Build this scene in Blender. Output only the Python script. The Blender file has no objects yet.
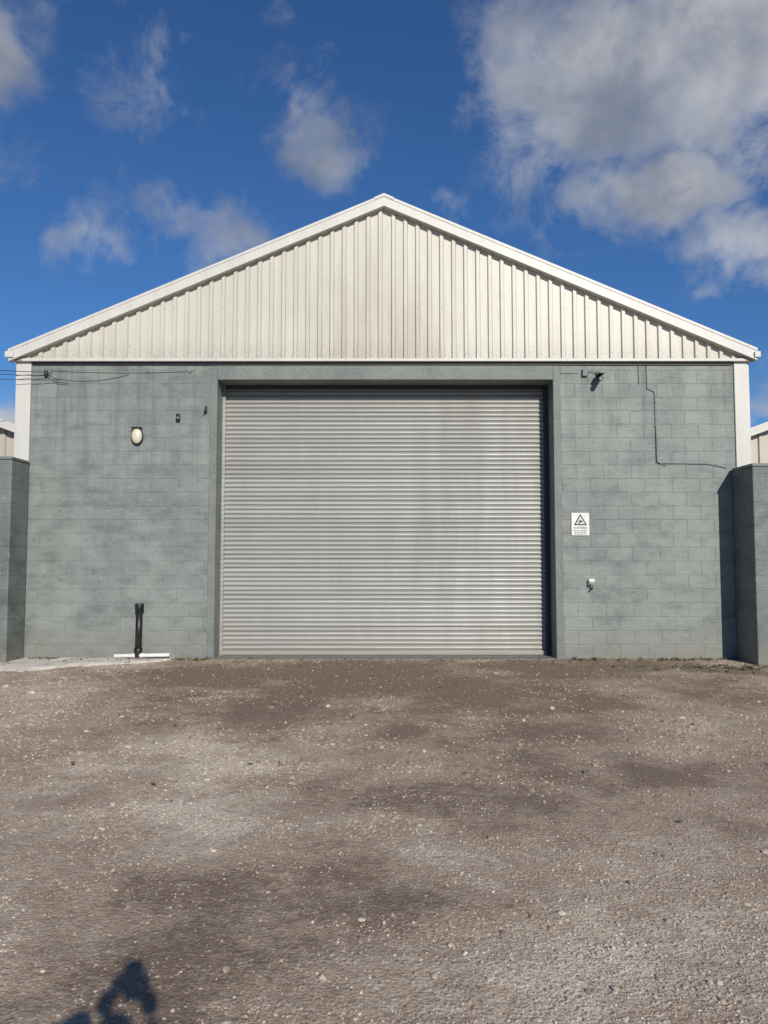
import bpy, bmesh, math, random
import numpy as np
from mathutils import Vector, Matrix
random.seed(7); rng=np.random.default_rng(11)
scene=bpy.context.scene
scene.view_settings.view_transform='Standard'
scene.view_settings.look='None'
scene.view_settings.exposure=0
SUN_EL=25.9; SUN_AZ=17.6     # sun behind the photographer, to the right
# ------------------------------------------------------------------ helpers
def link(o,parent=None):
    scene.collection.objects.link(o)
    if parent: o.parent=parent
    return o
def empty(name):
    e=bpy.data.objects.new(name,None); e.empty_display_size=.2
    return link(e)
def mesh(name,verts,faces,mat=None,parent=None,smooth=False):
    me=bpy.data.meshes.new(name); me.from_pydata([tuple(v) for v in verts],[],faces); me.update()
    bm=bmesh.new(); bm.from_mesh(me); bmesh.ops.recalc_face_normals(bm,faces=bm.faces); bm.to_mesh(me); bm.free()
    if smooth:
        for p in me.polygons:p.use_smooth=True
    o=bpy.data.objects.new(name,me)
    if mat: me.materials.append(mat)
    return link(o,parent)
def box(name,x0,x1,y0,y1,z0,z1,mat=None,parent=None,bevel=0):
    v=[(x,y,z) for x in(x0,x1) for y in(y0,y1) for z in(z0,z1)]
    f=[(0,1,3,2),(4,6,7,5),(0,4,5,1),(2,3,7,6),(0,2,6,4),(1,5,7,3)]
    o=mesh(name,v,f,mat,parent)
    if bevel:
        b=o.modifiers.new('bevel','BEVEL'); b.width=bevel; b.segments=2
    return o
def prism(name,poly,y0,y1,mat=None,parent=None,bevel=0):
    n=len(poly)
    v=[(x,y0,z) for x,z in poly]+[(x,y1,z) for x,z in poly]
    f=[tuple(range(n)),tuple(range(n,2*n))]+[(i,(i+1)%n,(i+1)%n+n,i+n) for i in range(n)]
    o=mesh(name,v,f,mat,parent)
    if bevel:
        b=o.modifiers.new('bevel','BEVEL'); b.width=bevel; b.segments=2
    return o
def cyl(name,p0,p1,r0,r1=None,mat=None,parent=None,seg=20,bevel=0):
    r1=r0 if r1 is None else r1
    p0=Vector(p0);p1=Vector(p1);d=(p1-p0)
    bm=bmesh.new(); bmesh.ops.create_cone(bm,cap_ends=True,segments=seg,radius1=r0,radius2=r1,depth=d.length)
    me=bpy.data.meshes.new(name); 
    M=Matrix.Translation((p0+p1)/2)@d.to_track_quat('Z','Y').to_matrix().to_4x4()
    bm.transform(M); 
    for f in bm.faces: f.smooth=len(f.verts)==4
    bm.to_mesh(me); bm.free()
    if mat: me.materials.append(mat)
    o=link(bpy.data.objects.new(name,me),parent)
    if bevel:
        b=o.modifiers.new('bevel','BEVEL'); b.width=bevel; b.segments=2; b.limit_method='ANGLE'
    return o
def ball(name,c,s,mat,parent=None,sub=3):
    bm=bmesh.new(); bmesh.ops.create_icosphere(bm,subdivisions=sub,radius=1)
    bm.transform(Matrix.Translation(c)@Matrix.Diagonal((*s,1)))
    for f in bm.faces:f.smooth=True
    me=bpy.data.meshes.new(name); bm.to_mesh(me); bm.free(); me.materials.append(mat)
    return link(bpy.data.objects.new(name,me),parent)
def cable(name,pts,r,mat,parent=None):
    cu=bpy.data.curves.new(name,'CURVE'); cu.dimensions='3D'; cu.bevel_depth=r; cu.bevel_resolution=2
    s=cu.splines.new('POLY'); s.points.add(len(pts)-1)
    for i,p in enumerate(pts): s.points[i].co=(*p,1)
    cu.materials.append(mat)
    return link(bpy.data.objects.new(name,cu),parent)
def sag(p0,p1,s,n=24):
    p0=Vector(p0);p1=Vector(p1)
    return [tuple(p0.lerp(p1,t/n)-Vector((0,0,s*4*(t/n)*(1-t/n)))) for t in range(n+1)]
# ---- node helper
class NT:
    def __init__(s,nt): s.nt=nt
    def n(s,t,**kw):
        nd=s.nt.nodes.new(t)
        for k,v in kw.items(): setattr(nd,k,v)
        return nd
    def put(s,sock,v):
        if isinstance(v,bpy.types.NodeSocket): s.nt.links.new(v,sock)
        elif v is not None: sock.default_value=v
    def m(s,op,a,b=None,c=None,clamp=False):
        nd=s.n('ShaderNodeMath',operation=op,use_clamp=clamp)
        s.put(nd.inputs[0],a); s.put(nd.inputs[1],b)
        if c is not None: s.put(nd.inputs[2],c)
        return nd.outputs[0]
    def mix(s,f,a,b,bt='MIX'):
        nd=s.n('ShaderNodeMix',data_type='RGBA',blend_type=bt)
        s.put(nd.inputs[0],f)
        s.put(nd.inputs[6],a if isinstance(a,bpy.types.NodeSocket) else (*a,1))
        s.put(nd.inputs[7],b if isinstance(b,bpy.types.NodeSocket) else (*b,1))
        return nd.outputs[2]
    def noise(s,vec,scale,detail=4,rough=.55,dist=0):
        nd=s.n('ShaderNodeTexNoise'); s.put(nd.inputs['Vector'],vec)
        nd.inputs['Scale'].default_value=scale; nd.inputs['Detail'].default_value=detail
        nd.inputs['Roughness'].default_value=rough; nd.inputs['Distortion'].default_value=dist
        return nd.outputs[0]
    def rng(s,v,a,b,c=0,d=1,smooth=False):
        nd=s.n('ShaderNodeMapRange'); nd.interpolation_type='SMOOTHSTEP' if smooth else 'LINEAR'
        s.put(nd.inputs[0],v)
        for i,x in enumerate((a,b,c,d)): nd.inputs[i+1].default_value=x
        return nd.outputs[0]
    def mapping(s,vec,scale=(1,1,1),loc=(0,0,0)):
        nd=s.n('ShaderNodeMapping'); s.put(nd.inputs[0],vec); nd.inputs['Scale'].default_value=scale; nd.inputs['Location'].default_value=loc
        return nd.outputs[0]
    def bump(s,h,strength,dist,normal=None):
        nd=s.n('ShaderNodeBump'); nd.inputs['Strength'].default_value=strength; nd.inputs['Distance'].default_value=dist
        s.put(nd.inputs['Height'],h); 
        if normal: s.put(nd.inputs['Normal'],normal)
        return nd.outputs[0]
def material(name,rough=.7,metal=0):
    m=bpy.data.materials.new(name); m.use_nodes=True
    t=NT(m.node_tree); b=m.node_tree.nodes['Principled BSDF']
    b.inputs['Roughness'].default_value=rough; b.inputs['Metallic'].default_value=metal
    co=t.n('ShaderNodeTexCoord').outputs['Object']
    return m,t,b,co
def simple(name,col,rough=.6,metal=0,var=.25,scale=9,bumpd=0.001):
    m,t,b,co=material(name,rough,metal)
    nz=t.noise(co,scale,4,.6)
    c=t.mix(t.rng(nz,.3,.7),tuple(x*(1-var) for x in col),tuple(min(1,x*(1+var*.6)) for x in col))
    t.put(b.inputs['Base Color'],c)
    t.put(b.inputs['Normal'],t.bump(t.noise(co,scale*12,2),.4,bumpd))
    return m
# ------------------------------------------------------------------ materials
def block_paint(name,col,dark,seed=0.0,vis=1.0):
    m,t,b,co=material(name,.6)
    sep=t.n('ShaderNodeSeparateXYZ'); t.put(sep.inputs[0],co)
    u=t.m('ADD',sep.outputs[0],sep.outputs[1]); cmb=t.n('ShaderNodeCombineXYZ')
    wob=t.noise(co,.9,4,.62); wob2=t.noise(co,7,2)
    u2=t.m('ADD',u,t.m('MULTIPLY',t.m('SUBTRACT',wob2,.5),.035))
    v2=t.m('ADD',sep.outputs[2],t.m('MULTIPLY',t.m('SUBTRACT',t.noise(co,5,2),.5),.034))
    t.put(cmb.inputs[0],u2); t.put(cmb.inputs[1],v2); t.put(cmb.inputs[2],0.0)
    br=t.n('ShaderNodeTexBrick'); t.put(br.inputs['Vector'],cmb.outputs[0])
    br.offset=.5
    br.inputs['Color1'].default_value=(.3,.3,.3,1); br.inputs['Color2'].default_value=(.7,.7,.7,1)
    br.inputs['Mortar'].default_value=(.5,.5,.5,1)
    br.inputs['Scale'].default_value=1; br.inputs['Mortar Size'].default_value=.010; br.inputs['Mortar Smooth'].default_value=1.0
    br.inputs['Brick Width'].default_value=.45; br.inputs['Row Height'].default_value=.225
    mort=br.outputs['Fac']; tone=br.outputs['Color']
    big=t.noise(t.mapping(co,(1,1,1),(seed,0,0)),.7,4,.62,.4)
    med=t.noise(t.mapping(co,(1,1,1.8),(seed,3,0)),3.0,5,.68)
    fine=t.noise(co,40,3,.7)
    base=t.mix(t.rng(big,.38,.62,0,1,True),dark,col)
    pn=t.noise(t.mapping(co,(1,1,2.2),(seed+4,9,2)),1.25,4,.6,.2)
    base=t.mix(t.m('MULTIPLY',t.rng(pn,.54,.58),.38),base,tuple(c*1.22 for c in col))
    base=t.mix(t.m('MULTIPLY',t.rng(pn,.44,.40),.40),base,tuple(c*.76 for c in dark))
    base=t.mix(t.m('MULTIPLY',t.rng(med,.38,.66),.5),base,tuple(c*1.28 for c in col))
    base=t.mix(t.m('MULTIPLY',t.rng(med,.46,.34),.35),base,tuple(c*.80 for c in dark))
    base=t.mix(.10,base,tone,'OVERLAY')
    vism=t.rng(wob,.43,.62,.06,.40*vis)
    base=t.mix(t.m('MULTIPLY',t.m('MULTIPLY',mort,vism),t.rng(fine,.35,.55,.2,1)),base,tuple(c*.62 for c in dark))
    hl=t.m('MULTIPLY',t.m('MULTIPLY',mort,t.rng(wob,.48,.38)),t.rng(fine,.4,.6,.02,.28))
    base=t.mix(hl,base,(.33,.345,.33))
    base=t.mix(t.m('MULTIPLY',t.m('GREATER_THAN',fine,.66),.4),base,(.34,.355,.34))
    chip=t.noise(co,8,5,.78)
    base=t.mix(t.m('MULTIPLY',t.rng(chip,.61,.67),.65),base,(.34,.35,.33))
    base=t.mix(t.m('MULTIPLY',t.rng(chip,.38,.32),.55),base,tuple(c*.55 for c in dark))
    st=t.noise(t.mapping(co,(6,6,.35)),1,4,.6)
    topd=t.rng(sep.outputs[2],2.0,4.9)
    base=t.mix(t.m('MULTIPLY',t.m('MULTIPLY',t.rng(st,.44,.66),topd),.6),base,tuple(c*.62 for c in dark))
    foot=t.m('MULTIPLY',t.rng(sep.outputs[2],.6,.0),t.rng(med,.3,.60))
    base=t.mix(t.m('MULTIPLY',foot,.75),base,(.20,.175,.14))
    t.put(b.inputs['Base Color'],base)
    h=t.m('SUBTRACT',t.m('ADD',t.m('MULTIPLY',med,.8),t.m('MULTIPLY',fine,.4)),t.m('MULTIPLY',mort,.35))
    t.put(b.inputs['Normal'],t.bump(h,.8,.014))
    t.put(b.inputs['Roughness'],t.rng(fine,.3,.7,.45,.7))
    return m
M_block=block_paint('painted_blockwork',(.208,.230,.213),(.152,.173,.162))
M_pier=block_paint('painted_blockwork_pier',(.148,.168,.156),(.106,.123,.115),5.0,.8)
def render_paint():
    m,t,b,co=material('painted_render',.6)
    n1=t.noise(co,1.8,5,.65); n2=t.noise(co,26,3,.7)
    c=t.mix(t.rng(n1,.33,.67),(.130,.150,.140),(.200,.221,.205))
    c=t.mix(t.m('MULTIPLY',t.rng(n2,.55,.75),.45),c,(.30,.315,.30))
    t.put(b.inputs['Base Color'],c); t.put(b.inputs['Normal'],t.bump(t.m('ADD',n2,t.m('MULTIPLY',n1,2.5)),.7,.014)); return m
M_render=render_paint()
def cladding(name,col,dirt,stain=True):
    m,t,b,co=material(name,.45)
    sep=t.n('ShaderNodeSeparateXYZ'); t.put(sep.inputs[0],co)
    st=t.noise(t.mapping(co,(5,5,.5)),1,5,.65); big=t.noise(co,.45,3,.6); f=t.noise(co,26,3,.7)
    c=t.mix(t.rng(big,.35,.65),tuple(x*.90 for x in col),col)
    c=t.mix(t.m('MULTIPLY',t.rng(st,.42,.8),.40),c,dirt)
    if stain:
        ax=t.m('ABSOLUTE',sep.outputs[0])
        cen=t.m('MULTIPLY',t.rng(ax,2.2,.1,0,1,True),t.rng(sep.outputs[2],7.3,5.2))
        c=t.mix(t.m('MULTIPLY',t.m('MULTIPLY',cen,t.rng(st,.3,.6)),.65),c,tuple(x*.9 for x in dirt))
        foot=t.rng(sep.outputs[2],5.25,4.88)
        c=t.mix(t.m('MULTIPLY',t.m('MULTIPLY',foot,t.rng(f,.35,.65)),.65),c,(.30,.27,.22))
    c=t.mix(t.m('MULTIPLY',t.rng(f,.62,.74),.5),c,tuple(x*.7 for x in dirt))
    t.put(b.inputs['Base Color'],c)
    t.put(b.inputs['Normal'],t.bump(t.noise(co,3,2),.3,.012)); return m
M_clad=cladding('cream_cladding',(.575,.56,.49),(.39,.35,.28))
M_trim=cladding('white_trim',(.62,.61,.565),(.40,.37,.31),False)
M_roof=cladding('roof_sheet',(.42,.41,.38),(.28,.26,.22),False)
M_shed=cladding('shed_cladding',(.50,.46,.39),(.33,.29,.23),False)
def galv():
    m,t,b,co=material('galvanised_slats',.45,.25)
    sep=t.n('ShaderNodeSeparateXYZ'); t.put(sep.inputs[0],co)
    rz=t.m('DIVIDE',t.m('SUBTRACT',sep.outputs[2],.09),.0757)
    row=t.m('FLOOR',rz); fr=t.m('FRACT',rz)
    wn=t.n('ShaderNodeTexWhiteNoise',noise_dimensions='1D'); t.put(wn.inputs['W'],row)
    st=t.noise(t.mapping(co,(3.2,1,.35)),1,5,.6); b2=t.noise(t.mapping(co,(.25,1,1.2)),1.0,3,.5); f=t.noise(t.mapping(co,(6,6,60)),1,3,.7)
    c=t.mix(wn.outputs[0],(.315,.320,.300),(.405,.41,.388))
    c=t.mix(t.m('MULTIPLY',t.rng(st,.4,.75),.45),c,(.27,.265,.24))
    c=t.mix(t.m('MULTIPLY',t.rng(b2,.45,.7),.4),c,(.44,.44,.425))
    c=t.mix(t.m('MULTIPLY',t.rng(f,.55,.8),.35),c,(.25,.24,.215))
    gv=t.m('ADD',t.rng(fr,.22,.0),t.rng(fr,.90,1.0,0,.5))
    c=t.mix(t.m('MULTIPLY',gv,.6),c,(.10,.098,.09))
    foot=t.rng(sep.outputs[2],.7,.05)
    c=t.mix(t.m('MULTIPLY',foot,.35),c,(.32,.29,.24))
    c=t.mix(t.rng(sep.outputs[2],4.1,4.6,0,.45),c,(.13,.13,.12))  # lintel shade put into the slat colour, darker towards the top
    fl=t.noise(co,22,3,.6)
    c=t.mix(t.m('MULTIPLY',t.rng(fl,.70,.74),.6),c,(.18,.165,.14))
    t.put(b.inputs['Base Color'],c)
    t.put(b.inputs['Roughness'],t.rng(st,.3,.7,.42,.6))
    t.put(b.inputs['Normal'],t.bump(t.noise(t.mapping(co,(1.3,1,8)),1,2),.35,.012)); return m
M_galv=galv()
M_black=simple('black_plastic',(.012,.012,.013),.4)
M_dark=simple('dark_metal',(.04,.042,.045),.5,.3)
M_white=simple('white_plastic',(.72,.71,.68),.4,0,.12)
M_cream=simple('cream_diffuser',(.66,.61,.47),.35,0,.10)
M_conduit=simple('painted_conduit',(.15,.175,.165),.55)
M_red=simple('red_plastic',(.45,.07,.04),.45)
M_grey=simple('grey_plastic',(.28,.28,.27),.5)
M_conc=simple('pale_concrete',(.66,.60,.51),.9,0,.28,4,.006)
M_concd=simple('threshold_concrete',(.24,.215,.18),.9,0,.35,6,.006)
M_wire=simple('cable_sheath',(.02,.02,.022),.6)
M_weed=simple('weed_leaf',(.09,.11,.035),.7,0,.5,12)
M_dead=simple('dead_leaf',(.12,.08,.045),.8,0,.5,20)
# ------------------------------------------------------------------ numpy noise
def vnoise(x,y,seed):
    r=np.random.default_rng(seed).random((257,257))
    xi=np.floor(x).astype(int); yi=np.floor(y).astype(int); fx=x-xi; fy=y-yi
    fx=fx*fx*(3-2*fx); fy=fy*fy*(3-2*fy); a=xi%256; b=yi%256
    return (r[a,b]*(1-fx)+r[a+1,b]*fx)*(1-fy)+(r[a,b+1]*(1-fx)+r[a+1,b+1]*fx)*fy
def fbm(x,y,sc,seed,o=5):
    s=0;w=0;a=1
    for i in range(o):
        s=s+a*vnoise(x*sc+31.7*i+500,y*sc+11.3*i+500,seed+i); w+=a; a*=.55; sc*=2.03
    return s/w
def g(x,y,cx,cy,rx,ry): return np.exp(-(((x-cx)/rx)**2+((y-cy)/ry)**2))
def dust(x,y):   # pale limestone dust / gravel-rich areas
    wx=x+(fbm(x,y,1.3,60,3)-.5)*1.8; wy=y+(fbm(x,y,1.3,70,3)-.5)*1.8
    d=(fbm(x,y,.7,40)-.5)*2.3
    d=d+.85*g(wx,wy,-1.45,-6.1,.8,.45)+.8*g(wx,wy,-1.2,-7.5,.8,.5)+.65*g(wx,wy,-.1,-7.9,.45,.5)
    d=d+.45*g(wx,wy,-3.6,-4.3,1.2,1)+.35*g(wx,wy,1.2,-7.2,.7,.6)+.35*g(wx,wy,2.8,-4.6,1.8,.7)
    d=d+.45*g(wx,wy,1.2,-9.4,1.3,1.0)+.3*g(wx,wy,-2.2,-8.4,.7,.6)
    d=d-.95*g(wx,wy,.9,-4.4,2.1,1.7)-.8*g(wx,wy,.4,-1.4,3.2,1.3)-.5*g(wx,wy,-.6,-9.3,.8,1.0)-.6*g(wx,wy,4.6,-1.0,2.2,.7)
    return d
def height(x,y):
    h=(fbm(x,y,.45,20,4)-.5)*.07+(fbm(x,y,4,24,3)-.5)*.016
    fade=np.clip((-y)/1.6,0,1)
    return h*fade*np.clip((30-np.hypot(x,y+6))/10,0,1)
# ------------------------------------------------------------------ ground
def axis(lo,hi,step,far):
    a=np.arange(lo,hi+1e-6,step); out=[];s=step;p=hi
    while p<far: s*=1.5;p+=s;out.append(p)
    neg=[];s=step;p=lo
    while p>-far: s*=1.5;p-=s;neg.append(p)
    return np.array(neg[::-1]+list(a)+out)
xs=axis(-8.5,8.5,.05,600); ys=axis(-11.5,.2,.05,600)
X,Y=np.meshgrid(xs,ys); Z=height(X,Y)
nx,ny=len(xs),len(ys)
V=np.stack([X.ravel(),Y.ravel(),Z.ravel()],1)
I=np.arange(nx*ny).reshape(ny,nx)
F=np.stack([I[:-1,:-1].ravel(),I[:-1,1:].ravel(),I[1:,1:].ravel(),I[1:,:-1].ravel()],1)
def np_mesh(name,V,F,mat,smooth=True):
    me=bpy.data.meshes.new(name); k=F.shape[1]
    me.vertices.add(len(V)); me.vertices.foreach_set('co',V.astype(np.float32).ravel())
    me.loops.add(F.size); me.loops.foreach_set('vertex_index',F.astype(np.int32).ravel())
    me.polygons.add(len(F)); me.polygons.foreach_set('loop_start',np.arange(0,F.size,k,dtype=np.int32))
    me.polygons.foreach_set('loop_total',np.full(len(F),k,dtype=np.int32))
    me.polygons.foreach_set('use_smooth',np.full(len(F),smooth))
    me.update(); me.validate(); me.materials.append(mat)
    return link(bpy.data.objects.new(name,me))
def ground_mat():
    m,t,b,co=material('gravel_dirt',.95)
    at=t.n('ShaderNodeAttribute',attribute_name='dust').outputs['Fac']
    n1=t.noise(co,2.3,5,.7); n2=t.noise(co,14,4,.72); n3=t.noise(co,75,2,.75)
    d=t.m('ADD',at,t.m('MULTIPLY',t.m('SUBTRACT',n1,.5),1.7)); d=t.m('ADD',d,t.m('MULTIPLY',t.m('SUBTRACT',n2,.5),1.6))
    c=t.mix(t.rng(d,-.75,.10,0,1,True),(.205,.145,.098),(.405,.308,.220))
    c=t.mix(t.rng(d,.0,.85,0,1,True),c,(.69,.59,.46))
    v1=t.n('ShaderNodeTexVoronoi'); t.put(v1.inputs['Vector'],co); v1.inputs['Scale'].default_value=44
    v2=t.n('ShaderNodeTexVoronoi'); t.put(v2.inputs['Vector'],co); v2.inputs['Scale'].default_value=95
    def stones(v,thr):
        s=t.n('ShaderNodeSeparateColor'); t.put(s.inputs[0],v.outputs['Color'])
        on=t.m('MULTIPLY',t.m('GREATER_THAN',s.outputs[0],thr),t.rng(v.outputs['Distance'],.50,.34))
        return on,s.outputs[1]
    o1,t1=stones(v1,.60); o2,t2=stones(v2,.35)
    amt=t.rng(d,-.6,.6,.18,.85)
    c=t.mix(t.m('MULTIPLY',o2,t.m('MULTIPLY',amt,.8)),c,t.mix(t2,(.25,.195,.145),(.66,.58,.475)))
    c=t.mix(t.m('MULTIPLY',o1,amt),c,t.mix(t1,(.28,.225,.17),(.70,.63,.53)))
    c=t.mix(t.rng(n3,.3,.46,.55,0),c,(.11,.078,.054))
    t.put(b.inputs['Base Color'],c)
    h=t.m('ADD',t.m('MULTIPLY',n2,.9),t.m('ADD',t.m('MULTIPLY',n3,.8),t.m('MULTIPLY',v1.outputs['Distance'],-.5)))
    t.put(b.inputs['Normal'],t.bump(h,.7,.012)); return m
gr=np_mesh('ground',V,F,ground_mat())
a=gr.data.attributes.new('dust','FLOAT','POINT'); a.data.foreach_set('value',dust(V[:,0],V[:,1]).astype(np.float32))
def slab_w(x): 
    t_=np.clip((-3.30-x)/1.9,0,1)
    return (1.40*t_**.8)*(1+.09*np.sin(x*3.1)+.05*np.sin(x*9.7))
# loose stones (one mesh)
bm=bmesh.new(); bmesh.ops.create_icosphere(bm,subdivisions=1,radius=1); bm.verts.ensure_lookup_table()
iv=np.array([v.co[:] for v in bm.verts]); iF=np.array([[v.index for v in f.verts] for f in bm.faces]); bm.free()
N=260000
dd=2.2+(12.5-2.2)*rng.random(N)**1.15; sx=(rng.random(N)*2-1)*(.56*dd+1.2); sy=-12.4+dd
dn=dust(sx,sy)+ (fbm(sx,sy,3,90,3)-.5)*1.8+.45*g(sx,sy,1.3,-9.3,1.5,1.1)
keep=(rng.random(N)<np.clip(.24+.45*dn,.05,.95))&(sy<-.05)
keep&=~((sx<-3.35)&(-sy<slab_w(sx)*.97)&(rng.random(N)>.03))
sx,sy,dd,dn=sx[keep],sy[keep],dd[keep],dn[keep]; n=len(sx)
r=.0033+.0066*rng.random(n)**2.0+ .015*(rng.random(n)>.98)*rng.random(n)
r*=np.clip(dd/5,.85,1.5)
S=r[:,None]*np.stack([rng.uniform(.8,1.5,n),rng.uniform(.7,1.2,n),rng.uniform(.45,.8,n)],1)
P=iv[None]*rng.uniform(.72,1.2,(n,12,1))*S[:,None,:]
th=rng.random(n)*6.283; cs,sn=np.cos(th)[:,None],np.sin(th)[:,None]
Px=P[...,0]*cs-P[...,1]*sn; Py=P[...,0]*sn+P[...,1]*cs
hz=height(sx,sy)
P=np.stack([Px+sx[:,None],Py+sy[:,None],P[...,2]+(hz+r*.15)[:,None]],2).reshape(-1,3)
SF=(iF[None]+(np.arange(n)*12)[:,None,None]).reshape(-1,3)
m,t,b,co=material('loose_stone',.85)
at=t.n('ShaderNodeAttribute',attribute_name='tone').outputs['Fac']
c=t.mix(t.rng(at,0,.5),(.18,.135,.098),(.38,.305,.235)); c=t.mix(t.rng(at,.5,1),c,(.65,.59,.50))
t.put(b.inputs['Base Color'],c)
st=np_mesh('gravel',P,SF,m,False)
tone=np.clip(rng.normal(.42,.20,n)+.15*dn,0,1)
a=st.data.attributes.new('tone','FLOAT','POINT'); a.data.foreach_set('value',np.repeat(tone,12).astype(np.float32))
# ------------------------------------------------------------------ warehouse
W=empty('warehouse_building')
XL,XR=-5.82,5.77; OL,OR=-2.75,2.79; TOPW=4.84; OT=4.57; REC=.50
box('wall_panel_l',XL,OL-.12,0,REC+.02,-.1,TOPW,M_block,W)
box('wall_panel_r',OR+.12,XR,0,REC+.02,-.1,TOPW,M_block,W)
box('jamb_l',OL-.12,OL,-.006,REC+.02,-.1,TOPW-.03,M_render,W,.008)
box('jamb_r',OR,OR+.12,-.005,REC+.02,-.1,TOPW-.03,M_render,W,.008)
box('lintel',OL,OR,-.008,REC+.02,OT,TOPW-.03,M_render,W,.008)
box('lintel_end',OR+.12,OR+.42,-.014,-.001,OT+.10,TOPW-.04,M_render,W,.006)
box('side_wall_l',XL,XL+.3,REC+.02,26,-.1,TOPW,M_block,W); box('side_wall_r',XR-.3,XR,REC+.02,26,-.1,TOPW,M_block,W)
box('back_wall',XL+.3,XR-.3,25.7,26,-.1,TOPW,M_block,W)
box('corner_panel_l',-6.07,XL-.003,-.03,26,-.1,4.86,M_trim,W,.008)
box('corner_panel_r',XR+.003,6.02,-.03,26,-.1,4.86,M_trim,W,.008)
# gable cladding (trapezoidal sheet)
SL=.425; APEX=7.62
def sheet(name,x0,x1,yb,zb,ztop,mat,parent,pitch=.2,dep=.038):
    prof=[(0,0),(.115,0),(.130,-dep),(.183,-dep),(.2,0)]
    k=pitch/.2; pts=[];x=x0
    while x<x1:
        for px,py in prof[:-1]:
            if x+px*k<=x1: pts.append((x+px*k,py))
        x+=pitch
    pts.append((x1,0)); vs=[];fs=[]
    for i,(px,py) in enumerate(pts):
        y=yb+py; vs+=[(px,y,zb),(px,y,ztop(px))]
        if i: fs.append((2*i-2,2*i,2*i+1,2*i-1))
    return mesh(name,vs,fs,mat,parent)
sheet('gable_cladding',-6.02,0,-.03,4.90,lambda x:APEX-.05-abs(x)*SL,M_clad,W)
sheet('gable_cladding',0,6.0,-.03,4.90,lambda x:APEX-.05-abs(x)*SL,M_clad,W)
# fixings in rows
fv=[];ff=[]
for row in (5.0,5.75,6.5,7.15):
    xx=-6.02
    while xx<5.9:
        x=xx+.157
        if xx>-.01: x=round(xx/.2)*.2+.157
        if APEX-.28-abs(x)*SL>row and random.random()>.12:
            k=len(fv); yb=-.069; 
            for j in range(6): fv.append((x+.006*math.cos(j*1.047),yb-.005,row+.006*math.sin(j*1.047)))
            for j in range(6): fv.append((x+.008*math.cos(j*1.047),yb+.004,row+.008*math.sin(j*1.047)))
            ff.append(tuple(range(k,k+6))); ff+=[(k+j,k+(j+1)%6,k+6+(j+1)%6,k+6+j) for j in range(6)]
        xx+=.4
mesh('cladding_fixings',fv,ff,M_grey,W)
box('drip_flashing',-6.05,6.02,-.095,0,4.858,4.905,M_trim,W,.006)
box('drip_shadow_strip',-5.8,5.75,-.03,0,4.815,4.856,M_dark,W)  # dark strip standing in for the shadow below the flashing
for s,nm in((-1,'l'),(1,'r')):
    xe=6.10 if s>0 else 6.14
    def zz(x): return APEX-x*SL
    prism('barge_board_'+nm,[(s*.0,APEX-.01),(s*xe,zz(xe)-.01),(s*xe,zz(xe)-.165),(s*.0,APEX-.165)],-.155,-.10,M_trim,W)
    prism('barge_lip_'+nm,[(s*.0,APEX+.030),(s*(xe+.01),zz(xe)+.030),(s*(xe+.01),zz(xe)-.015),(s*.0,APEX-.015)],-.164,-.156,M_trim,W)
    prism('barge_return_'+nm,[(s*.0,APEX-.150),(s*xe,zz(xe)-.150),(s*xe,zz(xe)-.170),(s*.0,APEX-.170)],-.165,-.03,M_trim,W)
    prism('roof_'+nm,[(s*.0,APEX+.025),(s*(xe-.005),zz(xe)+.025),(s*(xe-.005),zz(xe)-.01),(s*.0,APEX-.01)],-.099,26.1,M_roof,W)
    x0,x1=sorted((s*6.03,s*(xe+.0)))
    box('gutter_'+nm,x0,x1,-.09,26.1,4.93,5.0,M_dark,W,.02)
    x0,x1=sorted((s*6.05,s*(xe+.05))); box('gutter_end_'+nm,x0,x1,-.187,-.168,4.90,5.0,M_trim,W,.008)
    box('soffit_'+nm,*sorted((s*5.95,s*6.08)),-.10,-.012,4.862,4.93,M_grey,W)
prism('ridge_cap',[(-.16,APEX+.038-.16*SL),(0,APEX+.040),(.16,APEX+.038-.16*SL),(.16,APEX-.0-.16*SL),(0,APEX-.0),(-.16,APEX-.0-.16*SL)],-.172,26.12,M_trim,W)
# roller shutter: curved slats
pitch=.0757; z0=.09; nz=int((OT+.08-z0)/pitch)+1
prof=[(0,.008),(.006,.014),(.012,.004),(.022,-.007),(.038,-.011),(.054,-.007),(.066,.001)]
vs=[];fs=[];cols=[OL+.03+(OR-OL-.06)*i/24 for i in range(25)]
rows=[]
for i in range(nz):
    off=random.uniform(-.0022,.0022); ph=random.random()*6
    for dz,dy in prof: rows.append((z0+i*pitch+dz,dy*1.15+off,ph))
for z,y,ph in rows:
    for j,x in enumerate(cols): vs.append((x,REC-.045+y+.0024*math.sin(x*1.7+ph)+.004*math.sin(x*.6+z*.8),z+.0018*math.sin(x*.9+ph)))
nc=len(cols)
for i in range(len(rows)-1):
    for j in range(nc-1): k=i*nc+j; fs.append((k,k+1,k+nc+1,k+nc))
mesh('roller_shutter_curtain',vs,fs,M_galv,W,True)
box('shutter_bottom_rail',OL+.05,OR-.05,REC-.085,REC-.02,.015,.088,M_galv,W,.006)
box('shutter_guide_l',OL+.001,OL+.055,REC-.10,REC-.001,0,OT-.002,M_galv,W,.004)
box('shutter_guide_r',OR-.075,OR-.001,REC-.12,REC-.001,0,OT-.002,M_dark,W,.004)  # dark colour, unlike the left guide, deepens the shade beside the right jamb
box('head_shade_strip',OL+.056,OR-.076,REC-.10,REC-.075,OT-.07,OT-.002,M_dark,W,.006)  # dark strip added as the lintel's shadow across the opening head
box('shutter_backing',OL,OR,REC+.025,REC+.04,0,OT+.02,M_dark,W)
box('threshold',OL-.05,OR+.05,-.10,.52,-.05,.012,M_concd,W,.01)
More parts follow.
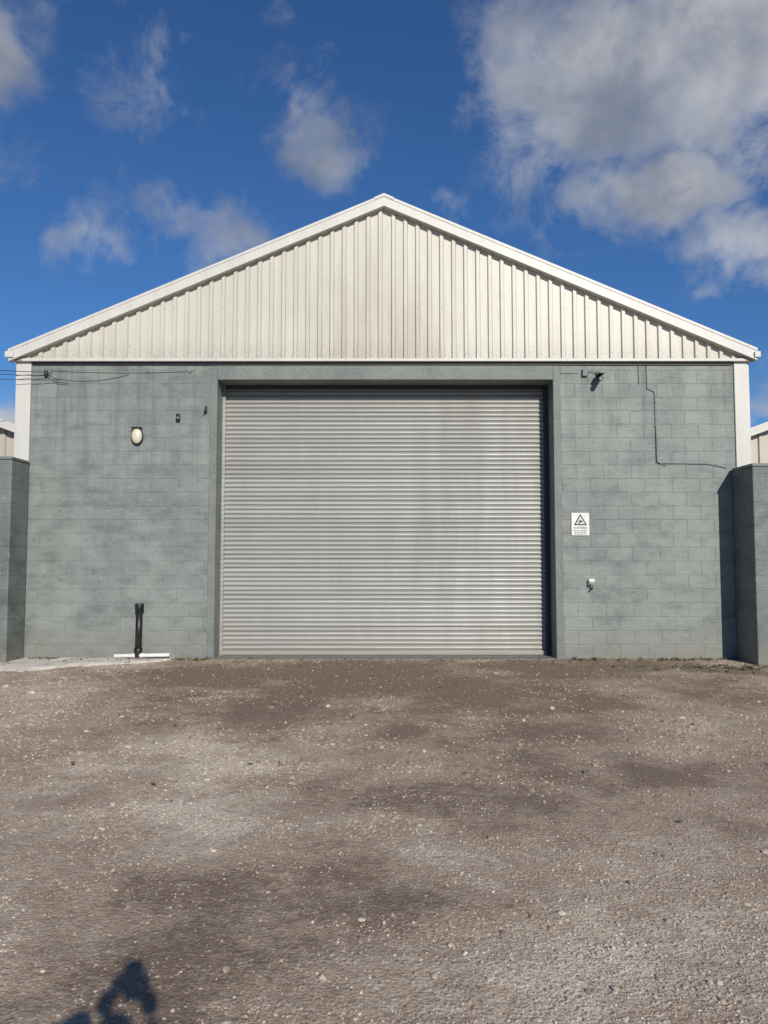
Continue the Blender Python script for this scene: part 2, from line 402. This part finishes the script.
# ------------------------------------------------------------------ boundary piers / walls
def bwall(s,inner,L,h,nm):
    E=empty('boundary_wall')
    x0,x1=sorted((s*inner,s*(inner+.85))); box('pier',x0,x1,-L,-.035,-.1,h,M_pier,E,.015)
    box('pier_coping',x0-.012,x1+.012,-L-.015,-.04,h+.001,h+.05,M_render,E,.015)
    x0,x1=sorted((s*(inner+.864),s*16)); box('wall',x0,x1,-L+.12,-L+.34,-.1,h-.12,M_pier,E,.01)
    return E
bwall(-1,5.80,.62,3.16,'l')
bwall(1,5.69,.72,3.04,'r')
# neighbouring low sheds
for s,eave in((-1,3.55),(1,3.50)):
    E=empty('storage_shed')
    xi=6.12;xm=10.6;xo=15.1
    zt=lambda x:eave+.22+(4.48-abs(abs(x)-xm))*.36
    if s<0: sheet('gable',-xo,-xi,1.0,0,zt,M_shed,E)
    else: sheet('gable',xi,xo,1.0,0,zt,M_shed,E)
    for (a_,b_) in((xi-.05,xm),(xm,xo+.1)):
        prism('roof',[(s*a_,zt(a_)),(s*b_,zt(b_)),(s*b_,zt(b_)+.07),(s*a_,zt(a_)+.07)],.85,20,M_roof,E)
        prism('barge',[(s*a_,zt(a_)-.07),(s*b_,zt(b_)-.07),(s*b_,zt(b_)+.08),(s*a_,zt(a_)+.08)],.80,.848,M_trim,E)
# ------------------------------------------------------------------ fittings
E=empty('bulkhead_light'); cx,cz=-4.05,3.62
ball('housing',(cx,-.03,cz),(.104,.042,.148),M_dark,E); ball('diffuser',(cx,-.05,cz+.002),(.088,.062,.128),M_cream,E)
box('visor_lip',cx-.085,cx+.085,-.10,-.03,cz+.128,cz+.150,M_dark,E,.008)
E=empty('security_sensor'); box('body',-3.41,-3.345,-.075,-.02,3.88,3.99,M_black,E,.01); cyl('mount',(-3.378,-.03,3.93),(-3.378,0.01,3.93),.018,mat=M_dark,parent=E)
ball('lens',(-3.378,-.078,3.92),(.02,.015,.02),M_grey,E,2)
E=empty('wall_hook'); box('plate',-2.955,-2.91,-.014,0,4.0,4.13,M_dark,E,.004); cyl('arm',(-2.93,-.01,4.04),(-2.93,-.09,4.03),.01,mat=M_dark,parent=E); cyl('tip',(-2.93,-.085,4.02),(-2.93,-.09,4.09),.01,mat=M_dark,parent=E)
# cctv
E=empty('security_camera'); box('junction_box',3.27,3.36,-.05,0,4.62,4.74,M_conduit,E,.01)
box('wall_plate',3.50,3.58,-.03,0,4.60,4.70,M_dark,E,.006)
cyl('arm',(3.54,-.02,4.64),(3.54,-.13,4.60),.016,mat=M_dark,parent=E)
cyl('body',(3.545,-.06,4.585),(3.515,-.25,4.53),.042,mat=M_black,parent=E,bevel=.006)
cyl('lens',(3.515,-.249,4.531),(3.513,-.262,4.527),.03,mat=M_grey,parent=E)
prism('sun_hood',[(3.48,4.615),(3.58,4.615),(3.575,4.63),(3.485,4.63)],-.26,-.05,M_dark,E)
cable('lead',[(3.36,-.02,4.69),(3.44,-.03,4.70),(3.5,-.02,4.66)],.005,M_wire,E)
# sign
E=empty('warning_sign'); sx_,sz_=3.20,2.18
box('board',sx_-.145,sx_+.145,-.022,-.002,sz_-.185,sz_+.185,M_white,E,.004)
def tri(name,c,r,y,mat):
    return prism(name,[(sx_+r*math.cos(a),c+r*math.sin(a)) for a in(math.pi/2,math.pi*7/6,math.pi*11/6)],y,y+.002,mat,E)
M_pale=simple('sign_field',(.60,.59,.52),.5,0,.1)
tri('triangle_border',sz_+.045,.125,-.0255,M_black); tri('triangle_field',sz_+.045,.088,-.0285,M_pale)
box('pictogram_body',sx_-.025,sx_+.03,-.031,-.029,sz_+.03,sz_+.06,M_black,E); box('pictogram_arm',sx_-.035,sx_-.012,-.031,-.029,sz_+.008,sz_+.026,M_black,E)
for tx,sz2,zz_ in(('WARNING',.046,sz_-.075),('CCTV in operation',.028,sz_-.112),('24 hour recording',.026,sz_-.142),('No unauthorised entry',.021,sz_-.168)):
    cu=bpy.data.curves.new('lettering','FONT'); cu.body=tx; cu.size=sz2; cu.align_x='CENTER'; cu.extrude=.0008; cu.materials.append(M_black)
    o=link(bpy.data.objects.new('lettering',cu),E); o.location=(sx_,-.0245,zz_); o.rotation_euler=(math.pi/2,0,0)
# outdoor socket / tap
E=empty('outdoor_socket'); box('box_body',3.31,3.41,-.07,0,1.18,1.29,M_white,E,.012); box('lid',3.315,3.405,-.085,-.071,1.19,1.25,M_grey,E,.006)
cyl('cable_gland',(3.36,-.035,1.18),(3.36,-.035,1.13),.014,mat=M_grey,parent=E); ball('red_button',(3.335,-.09,1.205),(.013,.010,.013),M_red,E,2)
cyl('tap_stub',(3.37,-.04,1.15),(3.35,-.09,1.12),.014,mat=M_dark,parent=E)
# conduits (painted with the wall)
E=empty('wall_conduit')
cable('run_1',[(4.33,-.012,4.8),(4.34,-.012,4.42),(4.46,-.012,4.36),(4.47,-.012,3.22),(4.50,-.012,3.18),(5.3,-.012,3.17),(5.62,-.012,3.10)],.007,M_conduit,E)
cable('run_2',[(4.20,-.012,4.8),(4.21,-.012,4.5)],.006,M_conduit,E); cable('run_3',[(4.47,-.02,3.8),(4.47,-.03,3.2),(4.62,-.02,3.14)],.005,M_conduit,E)
for z in(4.2,3.8,3.45): box('clip',4.45,4.49,-.024,0,z-.010,z+.010,M_conduit,E,.003)
E=empty('wall_cable')
cable('run',sag((-5.5,-.015,4.72),(-3.15,-.012,4.71),.03),.004,M_conduit,E)
cable('run_low',sag((-5.45,-.02,4.60),(-4.2,-.012,4.66),.08),.004,M_conduit,E)
for x in(-5.5,-3.9,-3.2): box('clip',x-.012,x+.012,-.03,0,4.68,4.71,M_conduit,E,.003)
E=empty('overhead_cable')
cable('line_1',sag((-5.55,-.06,4.68),(-16,-1.5,6.6),.5),.006,M_wire,E); cable('line_2',sag((-5.35,-.05,4.55),(-16,-1.6,6.2),.5),.005,M_wire,E)
cable('line_3',sag((-5.5,-.05,4.62),(-16,-1.7,5.9),.35),.005,M_wire,E)
cable('tail',[(-5.55,-.06,4.66),(-5.45,-.09,4.60),(-5.38,-.05,4.52),(-5.2,-.03,4.50)],.005,M_wire,E)
box('insulator',-5.59,-5.54,-.08,0,4.63,4.71,M_dark,E,.01)
# stand pipe
E=empty('drain_pipe'); cx=-3.93
cyl('upright',(cx,-.13,.06),(cx+.005,-.12,.86),.054,mat=M_black,parent=E,seg=28); cyl('socket_collar',(cx+.005,-.12,.79),(cx+.005,-.12,.90),.070,mat=M_black,parent=E,bevel=.008,seg=28)
cyl('base_collar',(cx,-.13,.05),(cx,-.13,.19),.066,mat=M_black,parent=E,bevel=.006,seg=28)
cyl('white_pipe',(-4.30,-.15,.07),(-3.42,-.15,.085),.030,mat=M_white,parent=E,bevel=.004); cyl('white_tee',(cx-.09,-.15,.076),(cx+.09,-.15,.079),.038,mat=M_white,parent=E,bevel=.005)
# pale concrete patch
xr=np.linspace(-8.2,-3.36,110)
vs=[];fs=[]
for i,x in enumerate(xr):
    w=float(slab_w(np.array([x]))[0])+random.uniform(-.05,.05)
    w=max(w,.03)
    ys_=[-.002,-w*.3,-w*.6,-w*.92,-w-.02]; zs_=[.024,.026,.024,.022,-.035]
    for yy,zz_ in zip(ys_,zs_):
        h_=float(height(np.array([x]),np.array([yy]))[0])
        vs.append((x,yy,zz_+max(h_,0)+.004*math.sin(x*7+yy*5)))
    if i:
        k=5*i
        for j in range(4): fs.append((k-5+j,k+j,k+j+1,k-4+j))
mesh('concrete_slab',vs,fs,M_conc,None,True)
# weeds & litter at wall foot
def tufts(name,n,fx,fy,mat,hh=.1):
    vs=[];fs=[]
    for i in range(n):
        x=fx(i);y=fy(i); z=float(height(np.array([x]),np.array([y]))[0])
        for k in range(random.randint(5,11)):
            a_=random.random()*6.28; l=hh*random.uniform(.4,1.1); w=random.uniform(.004,.010); lean=random.uniform(.2,1.1)
            dx,dy=math.cos(a_),math.sin(a_); p=Vector((x+random.uniform(-.03,.03),y+random.uniform(-.02,.02),z))
            q=Vector((-dy*w,dx*w,0)); m1=p+Vector((dx*l*lean*.35,dy*l*lean*.35,l*.6)); tip=p+Vector((dx*l*lean,dy*l*lean,l*.85))
            b0=len(vs); vs+=[p-q*.5,p+q*.5,m1+q,m1-q,tip]; fs+=[(b0,b0+1,b0+2,b0+3),(b0+3,b0+2,b0+4)]
    mesh(name,vs,fs,mat)
tufts('weeds',100,lambda i:random.choice([random.uniform(3.0,5.6),random.uniform(4.2,5.9),random.uniform(-5.7,-5.2),random.uniform(5.0,7.2),random.uniform(-3.4,-2.8)]),lambda i:-.05-abs(random.gauss(0,.10)),M_weed,.055)
tufts('moss_patch',130,lambda i:random.gauss(5.1,.7),lambda i:-.75-abs(random.gauss(0,.35)),M_weed,.03)
vs=[];fs=[]
for i in range(620):
    x=random.uniform(-6.5,6.5); y=-abs(random.gauss(0,.35))-.02
    if random.random()<.3: y=random.uniform(-8,-.5)
    z=float(height(np.array([x]),np.array([y]))[0])+.012+(.02 if x<-3.4 and y>-1.3 else 0); s_=random.uniform(.010,.032); a_=random.random()*6.28
    q=[Vector((math.cos(a_+k*1.57)*s_*(1,.5)[k%2],math.sin(a_+k*1.57)*s_*(1,.5)[k%2],random.uniform(0,.02))) for k in range(4)]
    b0=len(vs); vs+=[Vector((x,y,z))+v for v in q]; fs.append((b0,b0+1,b0+2,b0+3))
mesh('fallen_leaves',vs,fs,M_dead)
# ------------------------------------------------------------------ photographer (arms raised, phone held up)
PH=empty('photographer')
M_skin=simple('skin',(.50,.32,.24),.55,0,.1); M_coat=simple('jacket_fabric',(.03,.035,.05),.9); M_trs=simple('trouser_fabric',(.03,.04,.07),.9); M_hair=simple('hair',(.04,.025,.015),.7); M_shoe=simple('shoe_leather',(.02,.018,.016),.5)
def skin(name,verts,edges,radii,mats,root=0,sub=2,mi=None):
    me=bpy.data.meshes.new(name); me.from_pydata(verts,edges,[]); me.update(); me.materials.append(mats)
    o=link(bpy.data.objects.new(name,me),PH)
    md=o.modifiers.new('skin','SKIN'); sv=me.skin_vertices[0].data
    for i,r_ in enumerate(radii): sv[i].radius=(r_,r_) if not isinstance(r_,tuple) else r_
    sv[root].use_root=True; md.use_smooth_shade=True
    s=o.modifiers.new('sub','SUBSURF'); s.levels=sub; s.render_levels=sub; return o
bx,by=.06,-12.84; k_=.89
def Zs(z): return z*k_
hl=(-.055,-12.455,1.54); hr=(.065,-12.455,1.53)
skin('jacket',[(bx,by,Zs(.95)),(bx,by,Zs(1.12)),(bx,by-.01,Zs(1.30)),(bx,by-.01,Zs(1.44)),(bx,by,Zs(1.53)),(bx,by+.02,Zs(1.57)),
  (bx-.17,by,Zs(1.47)),(-.34,by+.20,1.36),(hl[0]-.05,hl[1]-.05,1.475),(bx+.17,by,Zs(1.47)),(.21,by+.18,1.27),(hr[0]+.02,hr[1]-.05,1.46),],
  [(0,1),(1,2),(2,3),(3,4),(4,5),(3,6),(6,7),(7,8),(3,9),(9,10),(10,11)],
  [(.15,.11),(.14,.105),(.16,.115),(.15,.10),.07,.055,.072,.062,.042,.072,.062,.042],M_coat)
skin('trousers',[(bx,by,Zs(.98)),(bx,by,Zs(.90)),(bx-.09,by,Zs(.84)),(bx-.11,by+.03,Zs(.50)),(bx-.12,by,Zs(.11)),(bx+.09,by,Zs(.84)),(bx+.11,by+.03,Zs(.50)),(bx+.12,by,Zs(.11))],
  [(0,1),(1,2),(2,3),(3,4),(1,5),(5,6),(6,7)],[(.14,.10),(.14,.11),.088,.06,.045,.088,.06,.045],M_trs)
for s in(-1,1):
    skin('shoe',[(bx+s*.12,by-.07,.05),(bx+s*.125,by+.03,.05),(bx+s*.14,by+.15,.035)],[(0,1),(1,2)],[.040,.044,.033],M_shoe)
hz_=1.505
ball('head',(bx,by+.05,hz_),(.073,.092,.112),M_skin,PH); skin('neck',[(bx,by+.01,1.35),(bx,by+.03,1.46)],[(0,1)],[.050,.048],M_skin)
ball('hair_cap',(bx,by+.035,hz_+.02),(.080,.096,.103),M_hair,PH)
ball('nose',(bx,by+.145,hz_-.015),(.013,.018,.020),M_skin,PH,2); ball('mouth',(bx,by+.132,hz_-.05),(.024,.008,.007),M_red,PH,2)
for s in(-1,1):
    ball('ear',(bx+s*.075,by+.045,hz_-.005),(.012,.020,.030),M_skin,PH,2); ball('eye',(bx+s*.028,by+.133,hz_+.012),(.011,.009,.009),M_white,PH,2); ball('pupil',(bx+s*.028,by+.141,hz_+.012),(.005,.004,.005),M_black,PH,2)
box('phone',-.027,.047,-12.432,-12.422,1.475,1.622,M_black,PH,.003)
for s,h,ex in((-1,hl,-.027),(1,hr,.047)):
    skin('palm',[(h[0]+s*.03,h[1]-.05,1.465),(h[0]+s*.018,h[1]-.025,1.50),(h[0]+s*.008,h[1]-.005,1.535)],[(0,1),(1,2)],[.032,.034,.028],M_skin)
    for k in range(4):
        z=1.565-.021*k; L=(.9,1,.95,.8)[k]
        skin('finger',[(h[0]+s*.008,h[1]-.012,z-.01),(ex+s*.016,-12.432,z),(ex+s*.008,-12.415,z+.002),(ex-s*.012*L,-12.414,z+.003)],[(0,1),(1,2),(2,3)],[.011,.0095,.0085,.007],M_skin)
    skin('thumb',[(h[0]+s*.018,h[1]-.03,1.50),(ex+s*.012,-12.452,1.52),(ex-s*.012,-12.445,1.545)],[(0,1),(1,2)],[.014,.0115,.009],M_skin)
# ------------------------------------------------------------------ camera
cam=bpy.data.cameras.new('camera'); co_=link(bpy.data.objects.new('camera',cam))
cam.sensor_fit='VERTICAL'; cam.sensor_height=36; cam.sensor_width=27; cam.lens=760*36/1024
cam.clip_start=.01; cam.clip_end=3000
co_.location=(0,-12.395,1.6); co_.rotation_euler=(math.radians(90+3.6),0,0)
scene.camera=co_
# ------------------------------------------------------------------ sun + sky
el=math.radians(SUN_EL); az=math.radians(SUN_AZ)
sd=Vector((math.sin(az)*math.cos(el),-math.cos(az)*math.cos(el),math.sin(el)))
sl=bpy.data.lights.new('sun','SUN'); sl.energy=4.2; sl.angle=math.radians(.5); sl.color=(1,.93,.83)
so=link(bpy.data.objects.new('sun',sl)); so.rotation_euler=(-sd).to_track_quat('-Z','Y').to_euler(); so.location=(5,-20,12)
w=bpy.data.worlds.new('World'); scene.world=w; w.use_nodes=True; t=NT(w.node_tree); w.node_tree.nodes.clear()
try: w.cycles.sampling_method='NONE'
except Exception: pass
out=t.n('ShaderNodeOutputWorld'); bg=t.n('ShaderNodeBackground'); bg.inputs['Strength'].default_value=.1
sky=t.n('ShaderNodeTexSky',sky_type='NISHITA'); sky.sun_disc=False; sky.sun_elevation=el; sky.sun_rotation=math.pi-az
sky.air_density=1.0; sky.dust_density=.2; sky.ozone_density=3.0
skyc=t.mix(1.0,sky.outputs[0],(.36,.61,.90),'MULTIPLY')
gen=t.n('ShaderNodeTexCoord').outputs['Generated']
sep=t.n('ShaderNodeSeparateXYZ'); t.put(sep.inputs[0],gen)
azn=t.m('ARCTAN2',sep.outputs[0],sep.outputs[1]); eln=t.m('ARCSINE',sep.outputs[2])
wa=t.noise(gen,5,4,.62); wb=t.noise(t.mapping(gen,(1,1,1),(7,3,1)),5,4,.62)
azw=t.m('ADD',azn,t.m('MULTIPLY',t.m('SUBTRACT',wa,.5),.30)); elw=t.m('ADD',eln,t.m('MULTIPLY',t.m('SUBTRACT',wb,.5),.26))
D=math.radians
# (azimuth, elevation, half-width, half-height, density) in degrees
clouds=[(16,33.5,9,7,1.1),(25,35,9,9,1.15),(21,24,6.5,3.2,1.05),(26,19.5,6,3.2,.95),(-28,32,4,6,.95),(-5,29.5,4.0,3.4,.74),(-13.5,22.5,5.5,2.6,.76),
 (-22,22,5,2,.56),(-17,32,3,4,.42),(-8,37,3,2.5,.42),(-29,10.5,5,1.6,.9),(29,10.5,5,1.8,.9),(8,25.5,3,1.5,.42),(-24,37,3,2,.45),
 (70,28,14,8,1),(-70,25,14,7,.9)]
dens=None
for (a_,e_,ra,re,k) in clouds:
    p=t.m('DIVIDE',t.m('SUBTRACT',azw,D(a_)),D(ra)); q=t.m('DIVIDE',t.m('SUBTRACT',elw,D(e_)),D(re))
    rr=t.m('ADD',t.m('MULTIPLY',p,p),t.m('MULTIPLY',q,q)); v=t.m('MULTIPLY',t.m('EXPONENT',t.m('MULTIPLY',rr,-.9)),k)
    dens=v if dens is None else t.m('MAXIMUM',dens,v)
fb=t.noise(gen,9,7,.68,.4); fb2=t.noise(t.mapping(gen,(1,1,1.3),(2,5,3)),4,4,.6,.2)
cd=t.m('ADD',dens,t.m('MULTIPLY',t.m('SUBTRACT',fb,.5),2.2))
alpha=t.rng(cd,.20,1.15,0,.93,True)
shade=t.rng(t.m('ADD',t.m('MULTIPLY',fb2,.7),t.m('MULTIPLY',fb,.5)),.46,.74,0,1,True)
ccol=t.mix(shade,(5.6,5.7,5.9),(2.2,2.5,3.1))
fin=t.mix(alpha,skyc,ccol)
t.put(bg.inputs['Color'],fin); t.put(out.inputs['Surface'],bg.outputs[0])
